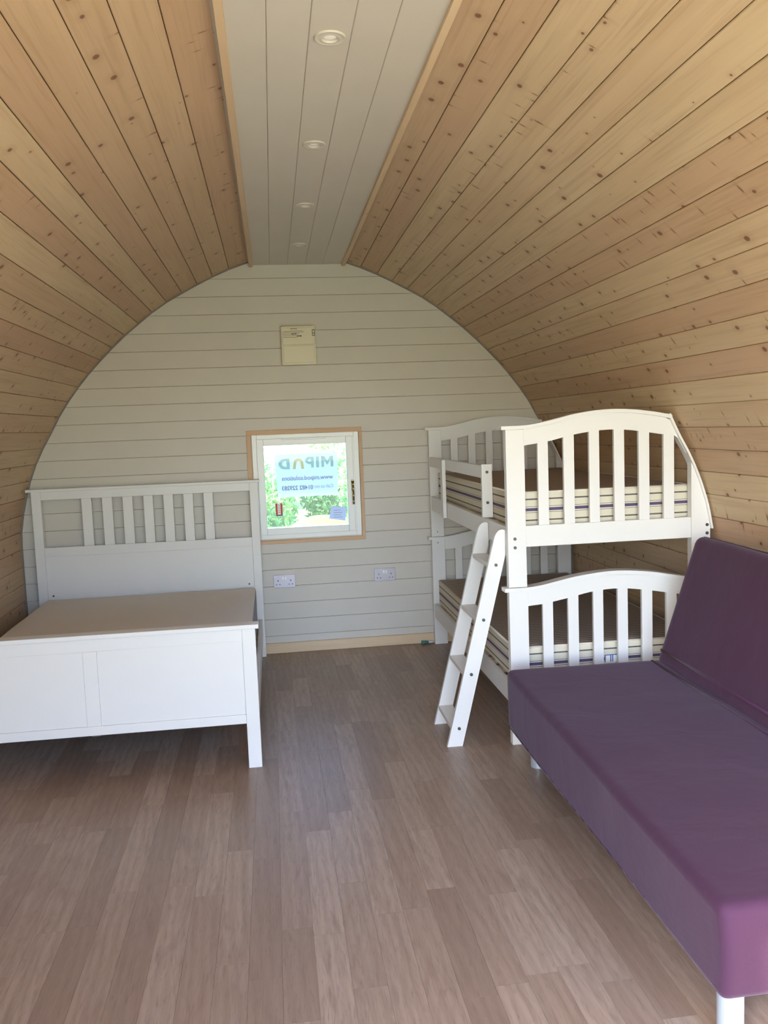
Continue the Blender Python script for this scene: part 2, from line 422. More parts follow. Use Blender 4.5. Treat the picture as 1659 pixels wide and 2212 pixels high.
# past 300 pieces: those nearest to the camera view stay separate, the far ones under the beds are joined
def plank_rank(p):
    px, py = p[0], p[1]
    hidden = (px < -0.2 and py > 4.0) or (px > 1.15) or py < 1.7
    return (hidden, py)
planks.sort(key=plank_rank)
for px, py, me, _ in planks[:298]:
    o = bpy.data.objects.new('plank', me); C.objects.link(o); o.parent = fl; o.location = (px, py, 0)
if planks[298:]:
    bm = bmesh.new()
    for px, py, me, _ in planks[298:]:
        b2 = bmesh.new(); b2.from_mesh(me); bmesh.ops.translate(b2, verts=b2.verts, vec=(px, py, 0)); tmp = bpy.data.meshes.new('t'); b2.to_mesh(tmp); b2.free(); bm.from_mesh(tmp); bpy.data.meshes.remove(tmp)
    o = obj('planks', bm, 'floor', fl, world=False); o['kind'] = 'stuff'

# ---- ceiling strip of white boards with pine trims
ce = struct(obj('ceiling', box(CX-0.33, CX+0.33, Y0-0.1, D+0.12, 2.642, 2.76), 'white_gap'))
ed = [-0.082, 0.040, 0.158, 0.277, 0.392, 0.5265]
LM = [(2.52), (3.43), (4.33), (5.225)]
for a, b in zip(ed, ed[1:]):
    bm = prism([(-(b-a)/2+0.0005, 0.018), (-(b-a)/2+0.0005, 0.0018), (-(b-a)/2+0.003, 0), ((b-a)/2-0.003, 0), ((b-a)/2-0.0005, 0.0018), ((b-a)/2-0.0005, 0.018)], Y0, D)
    o = obj('board', bm, 'white_board', ce, world=False); o.location = ((a+b)/2, 0, 2.62)
for k, (a, b) in enumerate(((-0.094, -0.070), (0.518, 0.542))):
    bm = box(-0.012, 0.012, -(D-Y0)/2, (D-Y0)/2, 0, 0.05, bev=0.002)
    o = struct(obj('trim_%d' % (k+1), bm, 'pine_trim')); o.location = ((a+b)/2, (D+Y0)/2, 2.606)
# dark bead where the vault meets the back wall
for k, sg in enumerate((-1, 1)):
    bm = bmesh.new(); rows = []
    for dx, zz in PROF:
        n = Vector((dx, zz-0.9)).normalized() if zz > 0.9 else Vector((1, 0))
        i = (CX+sg*(dx-n.x*0.009), zz-n.y*0.009); j = (CX+sg*(dx+n.x*0.002), zz+n.y*0.002)
        rows.append([bm.verts.new((i[0], D-0.009, i[1])), bm.verts.new((i[0], D+0.001, i[1])), bm.verts.new((j[0], D+0.001, j[1])), bm.verts.new((j[0], D-0.009, j[1]))])
    for a, b in zip(rows, rows[1:]):
        for i in range(4): bm.faces.new((a[i], a[(i+1) % 4], b[(i+1) % 4], b[i]))
    bm.faces.new(rows[0]); bm.faces.new(rows[-1][::-1])
    struct(obj('trim_%d' % (k+3), bm, 'bead'))
# pine skirting
bm = bmesh.new(); add_box(bm, -0.035, 0.035, -1.86, 1.86, -0.008, 0.008, bev=0.002)
o = struct(obj('baseboard_back', bm, 'pine_trim')); 
o.matrix_world = Matrix.Translation((CX, D-0.009, 0.036)) @ Matrix(((0, 1, 0, 0), (0, 0, -1, 0), (1, 0, 0, 0), (0, 0, 0, 1)))

# ---- front wall with the wide doorway the picture is taken from
DX0, DX1, DZ = -0.90, 1.95, 2.20
bm = bmesh.new()
_w = (WX0, WX1, WZ0, WZ1)
def front_band(za, zb, xa, xb):
    zs = sorted({za, zb}|{b for a, b in PROF if za < b < zb})
    for z_a, z_b in zip(zs, zs[1:]):
        wa, wb_ = half_width(z_a)+0.03, half_width(z_b)+0.03
        l = (CX-wa if xa is None else xa, CX-wb_ if xa is None else xa); r = (CX+wa if xb is None else xb, CX+wb_ if xb is None else xb)
        if xb is not None: l = tuple(min(q, xb) for q in l)
        if xa is not None: r = tuple(max(q, xa) for q in r)
        v = [bm.verts.new(t) for t in ((l[0], -.25, z_a), (r[0], -.25, z_a), (r[1], -.25, z_b), (l[1], -.25, z_b), (l[0], -.15, z_a), (r[0], -.15, z_a), (r[1], -.15, z_b), (l[1], -.15, z_b))]
        for f in ((0, 1, 2, 3), (7, 6, 5, 4), (0, 4, 5, 1), (3, 2, 6, 7), (1, 5, 6, 2), (0, 3, 7, 4)): bm.faces.new([v[i] for i in f])
front_band(DZ, 2.66, None, None); front_band(-0.01, DZ, None, DX0); front_band(-0.01, DZ, DX1, None)
struct(obj('wall_front', bm, 'white_board'))

# ------------------------------------------------------------------ window
def ring(x0, x1, z0, z1, t, y0, y1, bev=0.003, tb=None):
    tb = tb or t
    bm = bmesh.new()
    add_box(bm, x0, x0+t, y0, y1, z0, z1, bev=bev); add_box(bm, x1-t, x1, y0, y1, z0, z1, bev=bev)
    add_box(bm, x0+t, x1-t, y0, y1, z1-t, z1, bev=bev); add_box(bm, x0+t, x1-t, y0, y1, z0, z0+tb, bev=bev)
    return bm
wn = struct(obj('window_1', ring(-0.139, 0.584, 0.792, 1.503, 0.034, D-0.002, D+0.085), 'upvc'))
obj('frame_stop', box(0.536, 0.556, D+0.000, D+0.083, 0.822, 1.470, bev=0.002), 'upvc', wn, world=False)
sash = obj('sash', ring(-0.107, 0.541, 0.822, 1.474, 0.046, D-0.014, D+0.055), 'upvc', wn, world=False)
obj('trickle_vent', box(0.06, 0.36, D-0.022, D-0.002, 1.462, 1.474, bev=0.003), 'upvc', wn, world=False)
obj('pane', box(-0.066, 0.498, D+0.020, D+0.024, 0.862, 1.428), 'glass', wn, world=False)
# handle
bm = box(0.522, 0.538, D-0.020, D-0.013, 1.095, 1.175, bev=0.003)
hd = obj('handle_plate', bm, 'brass', wn, world=False)
bm = bmesh.new()
hp = [(0.530, D-0.030, 1.160), (0.530, D-0.048, 1.140), (0.531, D-0.052, 1.09), (0.531, D-0.048, 1.04), (0.531, D-0.042, 1.012)]
for a, b in zip(hp, hp[1:]):
    a, b = Vector(a), Vector(b); add_cyl(bm, (a+b)/2, (b-a), 0.0065, (b-a).length+0.006, 12)
add_cyl(bm, (0.530, D-0.022, 1.160), (0, 1, 0), 0.010, 0.03, 16)
obj('handle', bm, 'brass', wn, world=False, smooth=True)
# pine casing, four pieces
def casing(x0, x1, z0, z1):
    L = max(x1-x0, z1-z0); Wd = min(x1-x0, z1-z0)
    bm = box(-Wd/2, Wd/2, -L/2, L/2, -0.009, 0.009, bev=0.002)
    o = obj('casing', bm, 'casing', wn, world=False)
    if x1-x0 > z1-z0: m = Matrix(((0, 1, 0, 0), (0, 0, -1, 0), (1, 0, 0, 0), (0, 0, 0, 1)))
    else: m = Matrix(((1, 0, 0, 0), (0, 0, -1, 0), (0, 1, 0, 0), (0, 0, 0, 1)))
    o.matrix_local = Matrix.Translation(((x0+x1)/2, D-0.008, (z0+z1)/2)) @ m
casing(-0.172, 0.607, 1.503, 1.533); casing(-0.172, 0.607, 0.760, 0.785)
casing(-0.172, -0.140, 0.785, 1.503); casing(0.585, 0.607, 0.785, 1.503)

# ---- sign, sticker and note on the glass
def text_on(parent, txt, x, zc, h, mat, yy, name='lettering', width=None, bold=0.0):
    """text seen mirrored from inside: x is the right-hand end where the words begin"""
    cu = bpy.data.curves.new('t', 'FONT'); cu.body = txt; cu.size = h; cu.extrude = 0.0002; cu.offset = bold; cu.align_x = 'LEFT'; cu.align_y = 'CENTER'
    to = bpy.data.objects.new('t', cu); C.objects.link(to); bpy.context.view_layer.update()
    me = bpy.data.meshes.new_from_object(to.evaluated_get(bpy.context.evaluated_depsgraph_get())); bpy.data.objects.remove(to); bpy.data.curves.remove(cu)
    xs = [v.co.x for v in me.vertices]; ys = [v.co.y for v in me.vertices]
    sx = (width/(max(xs)-min(xs))) if width else 1.0; x_min = min(xs); ym = (min(ys)+max(ys))/2
    sy = 1.0
    for v in me.vertices:
        a, b, c = v.co; v.co = (x-(a-x_min)*sx, yy+c, zc+(b-ym)*sy)
    me.flip_normals()
    me.name = name; me.materials.clear(); me.materials.append(M[mat])
    o = bpy.data.objects.new(name, me); C.objects.link(o); o.parent = parent
    r = root_of(parent); mi = (Matrix.Translation(r.location) @ r.rotation_euler.to_matrix().to_4x4()).inverted(); me.transform(mi)
    return o
yg = D+0.0245
sg_ = thing('window_sign', 'large white paper sign taped outside the window glass, green and orange lettering seen from behind', 'sign', (0.226, D+0.026, 1.075))
bm = prism([(0.008, 1.366), (0.436, 1.366), (0.431, 1.073), (0.020, 1.073)], D+0.0255, D+0.0262); obj('paper', bm, 'paper', sg_)
yt = D+0.0250
H_ = 0.074; zb_ = 1.268
def letter(name, x0, wd, polys, zb=zb_):
    """polys in letter space 0..1 wide and high, read from outside; mirrored as seen from the room"""
    bm = bmesh.new()
    for pl in polys:
        b2 = prism([(x0-u*wd, zb+v*H_) for u, v in pl], yt-0.0002, yt+0.0002); b2.normal_update(); bmesh.ops.triangulate(b2, faces=b2.faces)
        tmp = bpy.data.meshes.new('t'); b2.to_mesh(tmp); b2.free(); bm.from_mesh(tmp); bpy.data.meshes.remove(tmp)
    obj(name, bm, 'ink_green', sg_)
def bowl(z0, z1, t, xl, asp, xb=0.3):
    n = 12; zc = (z0+z1)/2; ro = (z1-z0)/2; ri = ro-t
    o = [(xl+ro*asp*math.sin(math.pi*i/n), zc+ro*math.cos(math.pi*i/n)) for i in range(n+1)]
    q = [(xl+ri*asp*math.sin(math.pi*i/n), zc+ri*math.cos(math.pi*i/n)) for i in range(n, -1, -1)]
    return [(xb, z1)]+o+[(xb, z0), (xb, z0+t)]+q+[(xb, z1-t)]
letter('letter', 0.407, 0.082, [[(0, 0), (0, 1), (0.24, 1), (0.5, 0.55), (0.76, 1), (1, 1), (1, 0), (0.76, 0), (0.76, 0.62), (0.55, 0.25), (0.45, 0.25), (0.24, 0.62), (0.24, 0)]])
letter('letter', 0.310, 0.021, [[(0, 0), (0, 1), (1, 1), (1, 0)]])
letter('letter', 0.275, 0.062, [[(0, 0), (0, 1), (0.32, 1), (0.32, 0)], bowl(0.32, 1.0, 0.22, 0.45, 1.5, 0.32)])
letter('letter', 0.110, 0.078, [[(0, 0), (0, 1), (0.27, 1), (0.27, 0)], bowl(0.0, 1.0, 0.24, 0.35, 1.25, 0.27)], zb=1.262)
ar = []
for i in range(13):
    a = math.pi*i/12; ar.append((0.169+0.034*math.cos(a), 1.300+0.034*math.sin(a)))
ai = [(0.169+0.015*math.cos(math.pi*i/12), 1.298+0.017*math.sin(math.pi*i/12)) for i in range(12, -1, -1)]
bm = prism([(0.208, 1.262)]+ar+[(0.130, 1.262), (0.150, 1.262)]+ai+[(0.188, 1.262)], yt-0.0002, yt+0.0002)
bm.normal_update(); bmesh.ops.triangulate(bm, faces=bm.faces); obj('arch_letter', bm, 'ink_orange', sg_)
text_on(sg_, 'www.mipod.solutions', 0.402, 1.196, 0.042, 'ink_grey', yt, width=0.350, bold=0.0008)
text_on(sg_, 'Call us on:', 0.400, 1.138, 0.034, 'ink_grey', yt, width=0.130)
text_on(sg_, '01482 229283', 0.262, 1.134, 0.040, 'ink_grey', yt, width=0.212, bold=0.0010)
st = thing('warning_sticker', 'small red and white sticker low on the left of the window glass', 'sticker', (0.024, D+0.019, 0.945))
obj('sheet', box(-0.003, 0.050, D+0.0185, D+0.0195, 0.945, 1.037), 'lens', st)
obj('red_band', box(0.000, 0.014, D+0.0182, D+0.0186, 0.957, 1.034), 'red', st); obj('red_band', box(0.033, 0.047, D+0.0182, D+0.0186, 0.957, 1.034), 'red', st)
obj('black_band', box(0.000, 0.047, D+0.0182, D+0.0186, 0.948, 0.956), 'black', st)
bm = bmesh.new()
for i in range(5): add_box(bm, 0.019, 0.028, D+0.0182, D+0.0186, 0.966+0.013*i, 0.973+0.013*i)
obj('small_print', bm, 'mid_print', st)
nt_ = thing('paper_note', 'small tilted white paper note, low on the right of the window glass', 'note', (0.425, D+0.019, 0.90))
bm = prism([(0.382, 0.997), (0.487, 0.984), (0.472, 0.893), (0.362, 0.912)], D+0.0185, D+0.0192); obj('sheet', bm, 'note_paper', nt_)
bm = bmesh.new()
for i in range(4): add_box(bm, 0.395, 0.455-0.01*(i % 2), D+0.0182, D+0.0186, 0.918+0.016*i, 0.9205+0.016*i)
obj('small_print', bm, 'mid_print', nt_)

# ------------------------------------------------------------------ consumer unit on the back wall
cu_ = thing('consumer_unit', 'cream electrical box with printed label, high on the white back wall above the window', 'electrical box', (0.207, D, 1.96))
obj('case', box(0.092, 0.322, D-0.052, D, 1.958, 2.214, bev=0.006), 'cream_plastic', cu_)
obj('upper_lid', box(0.100, 0.314, D-0.062, D-0.052, 2.092, 2.200, bev=0.003), 'cream_plastic', cu_)
obj('lower_lid', box(0.104, 0.310, D-0.062, D-0.052, 1.972, 2.084, bev=0.003), 'cream_plastic', cu_)
bm = bmesh.new()
for a, b, zz, h in ((0.112, 0.235, 2.180, .0025), (0.155, 0.200, 2.193, .005), (0.105, 0.245, 2.172, .003), (0.105, 0.160, 2.160, .003), (0.105, 0.225, 2.150, .0025), (0.105, 0.20, 2.139, .003)):
    add_box(bm, a, b, D-0.0628, D-0.062, zz-h/2, zz+h/2)
obj('printed_lines', bm, 'mid_print', cu_)
bm = bmesh.new()
for a, b, zz, h in ((0.163, 0.172, 2.160, .009), (0.175, 0.182, 2.160, .009), (0.185, 0.196, 2.161, .008), (0.203, 0.210, 2.163, .004), (0.198, 0.206, 2.145, .007), (0.209, 0.214, 2.145, .008), (0.218, 0.228, 2.146, .008)):
    add_box(bm, a, b, D-0.0629, D-0.062, zz-h/2, zz+h/2)
obj('printed_figures', bm, 'dark_print', cu_)
bm = ring(0.298, 0.316, 2.145, 2.188, 0.004, D-0.0632, D-0.062, bev=0); add_box(bm, 0.302, 0.312, D-0.0632, D-0.062, 2.160, 2.164)
obj('printed_mark', bm, 'dark_print', cu_)

# ------------------------------------------------------------------ sockets
def socket(cx_, cz, label):
    t = thing('wall_socket', label, 'socket', (cx_, D, cz-0.044), group='double sockets on the back wall')
    w2, h2 = 0.074, 0.044
    obj('plate', box(cx_-w2, cx_+w2, D-0.009, D, cz-h2, cz+h2, bev=0.002), 'brushed', t)
    for s in (-1, 1):
        c0 = cx_+s*0.043
        bm = bmesh.new()
        add_box(bm, c0-0.003, c0+0.003, D-0.0098, D-0.009, cz+0.000, cz+0.010)
        for q in (-1, 1): add_box(bm, c0+q*0.011-0.0035, c0+q*0.011+0.0035, D-0.0098, D-0.009, cz-0.024, cz-0.018)
        obj('pin_holes', bm, 'black', t)
        obj('switch', box(cx_+s*0.009-0.006, cx_+s*0.009+0.006, D-0.013, D-0.009, cz+0.010, cz+0.032, bev=0.001), 'lens', t)
socket(0.035, 0.499, 'left of the two brushed double sockets, on the white wall just right of the bed')
s2 = socket(0.730, 0.504, 'right of the two brushed double sockets, on the white wall near the bunk bed')

# small teal cap lying on the skirting end
t = thing('plastic_connector', 'small teal and clear plastic connector on the floor by the far bunk leg', 'connector', (1.0, D-0.045, 0.0))
obj('teal_end', cyl((0.990, D-0.045, 0.014), (1, 0, 0), 0.013, 0.05, seg=14, r2=0.009), 'teal', t, smooth=True)
obj('clear_end', cyl((1.030, D-0.045, 0.014), (1, 0, 0), 0.009, 0.03, seg=14), 'clear_plastic', t, smooth=True)

# ------------------------------------------------------------------ downlights
def downlight(y, label):
    t = thing('downlight', label, 'ceiling light', (0.218, y, 2.62), group='round recessed lights in the white ceiling strip')
    bm = bmesh.new(); seg = 40
    prof = [(0.0445, 0.0), (0.0445, -0.0035), (0.0425, -0.0055), (0.0390, -0.0050), (0.0370, -0.0035), (0.0300, -0.0045), (0.0255, -0.0060), (0.0235, -0.0050), (0.0225, 0.004), (0.0220, 0.012)]
    rows = [[bm.verts.new((r*math.cos(2*math.pi*i/seg), r*math.sin(2*math.pi*i/seg), zz)) for i in range(seg)] for r, zz in prof]
    for a, b in zip(rows, rows[1:]):
        for i in range(seg): bm.faces.new((a[i], a[(i+1) % seg], b[(i+1) % seg], b[i]))
    obj('ring', bm, 'white_board', t, world=False, smooth=True)
    bm = bmesh.new(); bmesh.ops.create_uvsphere(bm, u_segments=28, v_segments=12, radius=0.0185)
    bmesh.ops.transform(bm, matrix=Matrix.Translation((0, 0, 0.001)) @ Matrix.Diagonal((1, 1, 0.28, 1)), verts=bm.verts)
    obj('lens', bm, 'lens', t, world=False, smooth=True)
    obj('recess', cyl((0, 0, 0.010), (0, 0, 1), 0.0222, 0.003, seg=28), 'dark_print', t, world=False)
for y, l in zip(LM, ('nearest of the four round ceiling downlights', 'second nearest of the four round ceiling downlights', 'third of the four round ceiling downlights, second from the back wall', 'farthest round ceiling downlight, nearest the back wall')):
    downlight(y, l)

# ------------------------------------------------------------------ double bed
B = 0.0025
bed = thing('double_bed', 'white panelled wooden double bed with a slatted tall headboard on the left', 'bed', (-0.85, 4.82, 0))
yb0, yb1 = 5.770, 5.812      # headboard
hb = lambda n, *a, bev=B: obj(n, box(*a, bev=bev), 'white_paint', bed)
hb('headboard_cap', -1.594, -0.099, 5.752, 5.822, 1.190, 1.208, bev=0.004)
hb('headboard_post', -1.564, -1.505, yb0-0.004, yb1, 0, 1.190); hb('headboard_post', -0.167, -0.112, yb0-0.004, yb1, 0, 1.190)
hb('headboard_top_rail', -1.505, -0.167, yb0, yb1-0.006, 1.136, 1.190)
hb('headboard_middle_rail', -1.505, -0.167, yb0, yb1-0.006, 0.763, 0.824)
gaps = [(-1.505, -1.254), (-1.190, -1.123), (-1.059, -0.993), (-0.929, -0.860), (-0.799, -0.731), (-0.669, -0.602), (-0.540, -0.471), (-0.410, -0.167)]
for a, b in zip(gaps, gaps[1:]): hb('headboard_slat', a[1], b[0], yb0+0.003, yb1-0.01, 0.824, 1.136)
hb('headboard_panel', -1.505, -0.167, yb0+0.007, yb1-0.012, 0.200, 0.763)
for sx, sz in ((-1.472, 0.504), (-0.201, 0.507)): obj('screw', cyl((sx, yb0+0.005, sz), (0, 1, 0), 0.006, 0.006, seg=12), 'bolt', bed)
# footboard
fy = 3.830
hb('footboard_cap', -1.605, -0.103, fy-0.014, fy+0.056, 0.647, 0.667, bev=0.003)
hb('footboard_post', -0.179, -0.119, fy, fy+0.045, 0, 0.647); hb('footboard_post', -1.588, -1.528, fy, fy+0.045, 0, 0.647)
hb('footboard_top_rail', -1.528, -0.179, fy+0.003, fy+0.035, 0.589, 0.647)
hb('footboard_bottom_rail', -1.528, -0.179, fy+0.003, fy+0.035, 0.208, 0.250)
hb('footboard_mullion', -0.876, -0.816, fy+0.003, fy+0.035, 0.250, 0.589)
hb('footboard_panel', -1.528, -0.876, fy+0.008, fy+0.028, 0.250, 0.589); hb('footboard_panel', -0.816, -0.179, fy+0.008, fy+0.028, 0.250, 0.589)
hb('side_rail', -0.148, -0.126, fy+0.045, yb0-0.004, 0.150, 0.262); hb('side_rail', -1.583, -1.561, fy+0.045, yb0-0.004, 0.150, 0.262)
for i in range(12): obj('bed_slat', box(-1.558, -0.149, 3.98+i*0.15, 4.05+i*0.15, 0.225, 0.243), 'pine_trim', bed)
obj('centre_beam', box(-0.87, -0.83, fy+0.045, yb0+0.0, 0.19, 0.225), 'steel', bed)
# mattress on it
mt = thing('bed_mattress', 'pale beige plain mattress lying in the white double bed', 'mattress', (-0.85, 4.82, 0.248))
def soft_box(x0, x1, y0, y1, z0, z1, r, n=(14, 18, 3), amp=0.0, seed=1, plan=None):
    bm = bmesh.new()
    bmesh.ops.create_cube(bm, size=1)
    cuts = max(n)
    bmesh.ops.subdivide_edges(bm, edges=[e for e in bm.edges if abs(e.verts[0].co.x-e.verts[1].co.x) > 0.5], cuts=n[0], use_grid_fill=True)
    bmesh.ops.subdivide_edges(bm, edges=[e for e in bm.edges if abs(e.verts[0].co.y-e.verts[1].co.y) > 0.5], cuts=n[1], use_grid_fill=True)
    bmesh.ops.subdivide_edges(bm, edges=[e for e in bm.edges if abs(e.verts[0].co.z-e.verts[1].co.z) > 0.5], cuts=n[2], use_grid_fill=True)
    bmesh.ops.transform(bm, matrix=Matrix.Translation(((x0+x1)/2, (y0+y1)/2, (z0+z1)/2)) @ Matrix.Diagonal((x1-x0, y1-y0, z1-z0, 1)), verts=bm.verts)
    sharp = [e for e in bm.edges if len(e.link_faces) == 2 and e.calc_face_angle() > 1.0]
    bmesh.ops.bevel(bm, geom=sharp, offset=r, segments=4, affect='EDGES', profile=0.5)
    if amp:
        from mathutils import noise as N
        for v in bm.verts:
            p = v.co*3.2+Vector((seed, 0, 0)); d = N.noise(p)*amp
            v.co += Vector((v.co.x-(x0+x1)/2 > 0 and 0.3 or -0.3, 0.2, 1.0))*d*0.6*max(0, (v.co.z-z0-0.02)/(z1-z0))
    return bm
bm = soft_box(-1.505, -0.158, fy+0.055, 5.740, 0.248, 0.488, 0.022, amp=0.006); mo = obj('body', bm, 'mattress_top', mt, smooth=True)
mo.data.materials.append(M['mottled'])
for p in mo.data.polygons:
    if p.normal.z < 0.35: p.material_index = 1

# ------------------------------------------------------------------ bunk bed
bk = thing('bunk_bed', 'white wooden bunk bed with arched slatted ends cut to the curved wall', 'bunk bed', (1.55, 4.81, 0))
kb = lambda n, *a, bev=B, m='white_paint': obj(n, box(*a, bev=bev), m, bk)
UT = [(1.036, 1.507), (1.143, 1.508), (1.194, 1.513), (1.253, 1.524), (1.298, 1.533), (1.381, 1.551), (1.508, 1.566), (1.637, 1.565), (1.766, 1.549), (1.849, 1.532), (1.90, 1.522)]
UB = [(1.147, 1.416), (1.212, 1.423), (1.262, 1.430), (1.384, 1.456), (1.504, 1.471), (1.604, 1.472), (1.703, 1.461), (1.823, 1.441), (1.894, 1.432), (1.96, 1.425)]
LT = [(1.036, 0.756), (1.143, 0.756), (1.217, 0.764), (1.300, 0.780), (1.412, 0.799), (1.575, 0.810), (1.740, 0.796), (1.869, 0.772), (1.965, 0.756), (2.075, 0.755)]
LB = [(1.150, 0.664), (1.225, 0.670), (1.343, 0.690), (1.467, 0.714), (1.587, 0.721), (1.712, 0.708), (1.837, 0.686), (1.958, 0.665)]
CURVE = [(1.852, 1.536), (1.896, 1.443), (1.954, 1.335), (2.001, 1.224), (2.039, 1.105), (2.063, 0.985)]
slx = [(1.212, 1.262), (1.336, 1.387), (1.460, 1.509), (1.581, 1.631), (1.702, 1.754), (1.825, 1.877)]
zt_ = lambda p: (lambda x: smooth_interp(p, x))
def bunk_end(yf, near):
    """yf: camera-side face of the end frame, 40 mm deep"""
    ya, yz = yf, yf+0.040
    # lower end
    obj('post', box(1.059, 1.150, ya, yz, 0, 0.738, bev=B), 'white_paint', bk)
    obj('post', box(1.958, 2.052, ya, yz, 0, 0.738, bev=B), 'white_paint', bk)
    xs = linspace(1.036, 2.075, 40)
    obj('end_cap', strip(xs, zt_(LT), lambda x: smooth_interp(LT, x)-0.018, ya-0.014, yz+0.010), 'white_paint', bk)
    xs = linspace(1.150, 1.958, 34)
    obj('arched_rail', strip(xs, lambda x: smooth_interp(LT, x)-0.018, zt_(LB), ya+0.006, yz-0.006), 'white_paint', bk)
    for a, b in slx: obj('slat', box(a+0.010, b+0.010, ya+0.009, yz-0.012, 0.285, smooth_interp(LB, (a+b)/2)+0.012, bev=0.0015), 'white_paint', bk)
    obj('end_rail', box(1.150, 1.958, ya+0.006, yz-0.006, 0.190, 0.290, bev=B), 'white_paint', bk)
    # upper end
    obj('post', box(1.059, 1.147, ya, yz, 0.757, 1.490, bev=B), 'white_paint', bk)
    xs = linspace(1.036, 1.858, 34)
    obj('end_cap', strip(xs, zt_(UT), lambda x: smooth_interp(UT, x)-0.017, ya-0.014, yz+0.010), 'white_paint', bk)
    # arched rail, its right end cut to the curve
    xs = linspace(1.147, 1.935, 40)
    cut = lambda x: interp([(a-0.010, b-0.004) for a, b in CURVE], x) if x > 1.842 else 9
    obj('arched_rail', strip(xs, lambda x: max(min(smooth_interp(UT, x)-0.017, cut(x)), min(smooth_interp(UB, x), cut(x))+0.001), lambda x: min(smooth_interp(UB, x), cut(x)-0.002), ya+0.006, yz-0.006), 'white_paint', bk)
    for a, b in slx: obj('slat', box(a, b, ya+0.009, yz-0.012, 1.035, smooth_interp(UB, (a+b)/2)+0.012, bev=0.0015), 'white_paint', bk)
    obj('end_rail', box(1.147, 1.958, ya+0.004, yz-0.006, 0.944, 1.043, bev=B), 'white_paint', bk)
    # curved post on the wall side
    poly = [(1.958, 0.757), (2.052, 0.757), (2.052, 0.985), (2.056, 0.985)]+[(a-0.009, b) for a, b in CURVE[::-1] if a > 1.96 and a < 2.06]+[(1.958, 1.318)]
    obj('curved_post', prism(poly, ya, yz), 'white_paint', bk)
    # thin strip following the curve
    bm = bmesh.new(); rows = []
    n = len(CURVE); fine = []
    for i in range(n-1):
        for q in range(4): fine.append((CURVE[i][0]+(CURVE[i+1][0]-CURVE[i][0])*q/4, 0))
    zs = linspace(1.538, 0.985, 22)
    inv = sorted([(b, a) for a, b in CURVE])
    for zz in zs:
        x_ = smooth_interp(inv, zz); x2 = smooth_interp(inv, zz-0.01); tx, tz = x2-x_, -0.01; l = math.hypot(tx, tz); nx, nz = tz/l, -tx/l
        i_ = (x_+nx*0.010, zz+nz*0.010)
        rows.append([bm.verts.new((x_, ya-0.012, zz)), bm.verts.new((x_, yz+0.010, zz)), bm.verts.new((i_[0], yz+0.010, i_[1])), bm.verts.new((i_[0], ya-0.012, i_[1]))])
    for a, b in zip(rows, rows[1:]):
        for i in range(4): bm.faces.new((a[i], a[(i+1) % 4], b[(i+1) % 4], b[i]))
    bm.faces.new(rows[0]); bm.faces.new(rows[-1][::-1])
    obj('curved_cap', bm, 'white_paint', bk)
    if near:
        for bx, bz in ((1.092, 0.985), (1.092, 0.944), (2.036, 1.003), (2.036, 0.963)):
            obj('bolt', cyl((bx, ya-0.001, bz), (0, 1, 0), 0.0075, 0.006, seg=16), 'bolt', bk)
    else:
        for bx, bz in ((1.10, 0.79), (1.10, 0.715)): obj('bolt', cyl((bx, ya-0.001, bz), (0, 1, 0), 0.004, 0.004, seg=10), 'bolt', bk)
bunk_end(3.830, True); bunk_end(5.780, False)
ry0, ry1 = 3.870, 5.780
for z0, z1 in ((0.192, 0.288), (0.942, 1.038)):
    kb('side_rail', 1.062, 1.086, ry0, ry1, z0, z1); kb('side_rail', 2.024, 2.048, ry0, ry1, z0, z1)
for zz in (0.268, 1.010):
    for i in range(11): obj('bed_slat', box(1.086, 2.024, 3.95+i*0.168, 4.02+i*0.168, zz, zz+0.018), 'pine_trim', bk)
kb('guard_rail', 1.060, 1.082, 4.305, ry1, 1.243, 1.308)
kb('guard_stile', 1.037, 1.0595, 5.235, 5.300, 0.943, 1.306)
kb('guard_stile', 1.054, 1.109, 4.280, 4.3045, 1.041, 1.316)
for bz in (1.275, 1.118): obj('bolt', cyl((1.081, 4.278, bz), (0, 1, 0), 0.0075, 0.006, seg=16), 'bolt', bk)

def striped_mattress(z0, label, tag_):
    t = thing('bunk_mattress', label, 'mattress', (1.545, 4.82, z0), group='striped mattresses on the bunk bed')
    x0, x1 = (1.113, 1.975) if z0 > 1 else (1.094, 2.015)
    bm = soft_box(x0-1.545, x1-1.545, 3.884-4.82, 5.765-4.82, 0, 0.165, 0.012, n=(10, 22, 6), amp=0.005, seed=z0*9)
    obj('body', bm, 'ticking', t, world=False, smooth=True)
    bm = bmesh.new(); r = 0.005
    ax0, ax1, ay0, ay1 = x0-1.545+0.004, x1-1.545-0.004, 3.888-4.82, 5.761-4.82
    for a, b in (((ax0, ay0), (ax1, ay0)), ((ax1, ay0), (ax1, ay1)), ((ax1, ay1), (ax0, ay1)), ((ax0, ay1), (ax0, ay0))):
        p, q = Vector((*a, 0.161)), Vector((*b, 0.161)); add_cyl(bm, (p+q)/2, q-p, r, (q-p).length, 8)
    obj('piping', bm, 'piping', t, world=False, smooth=True)
    if tag_:
        lb = obj('care_label', box(-0.005, 0.062, -0.9385, -0.9365, 0.062, 0.100), 'lens', t, world=False)
        bm = bmesh.new()
        for a, b, c, d in ((-0.005, 0.062, 0.096, 0.100), (0.022, 0.027, 0.064, 0.096), (0.032, 0.037, 0.064, 0.096), (-0.005, -0.001, 0.064, 0.096)): add_box(bm, a, b, -0.9392, -0.9385, c, d)
        obj('blue_print', bm, 'blue_print', lb, world=False)
striped_mattress(1.032, 'striped cream and grey mattress on the upper bunk', False)
striped_mattress(0.290, 'striped cream and grey mattress on the lower bunk, behind the sofa', True)

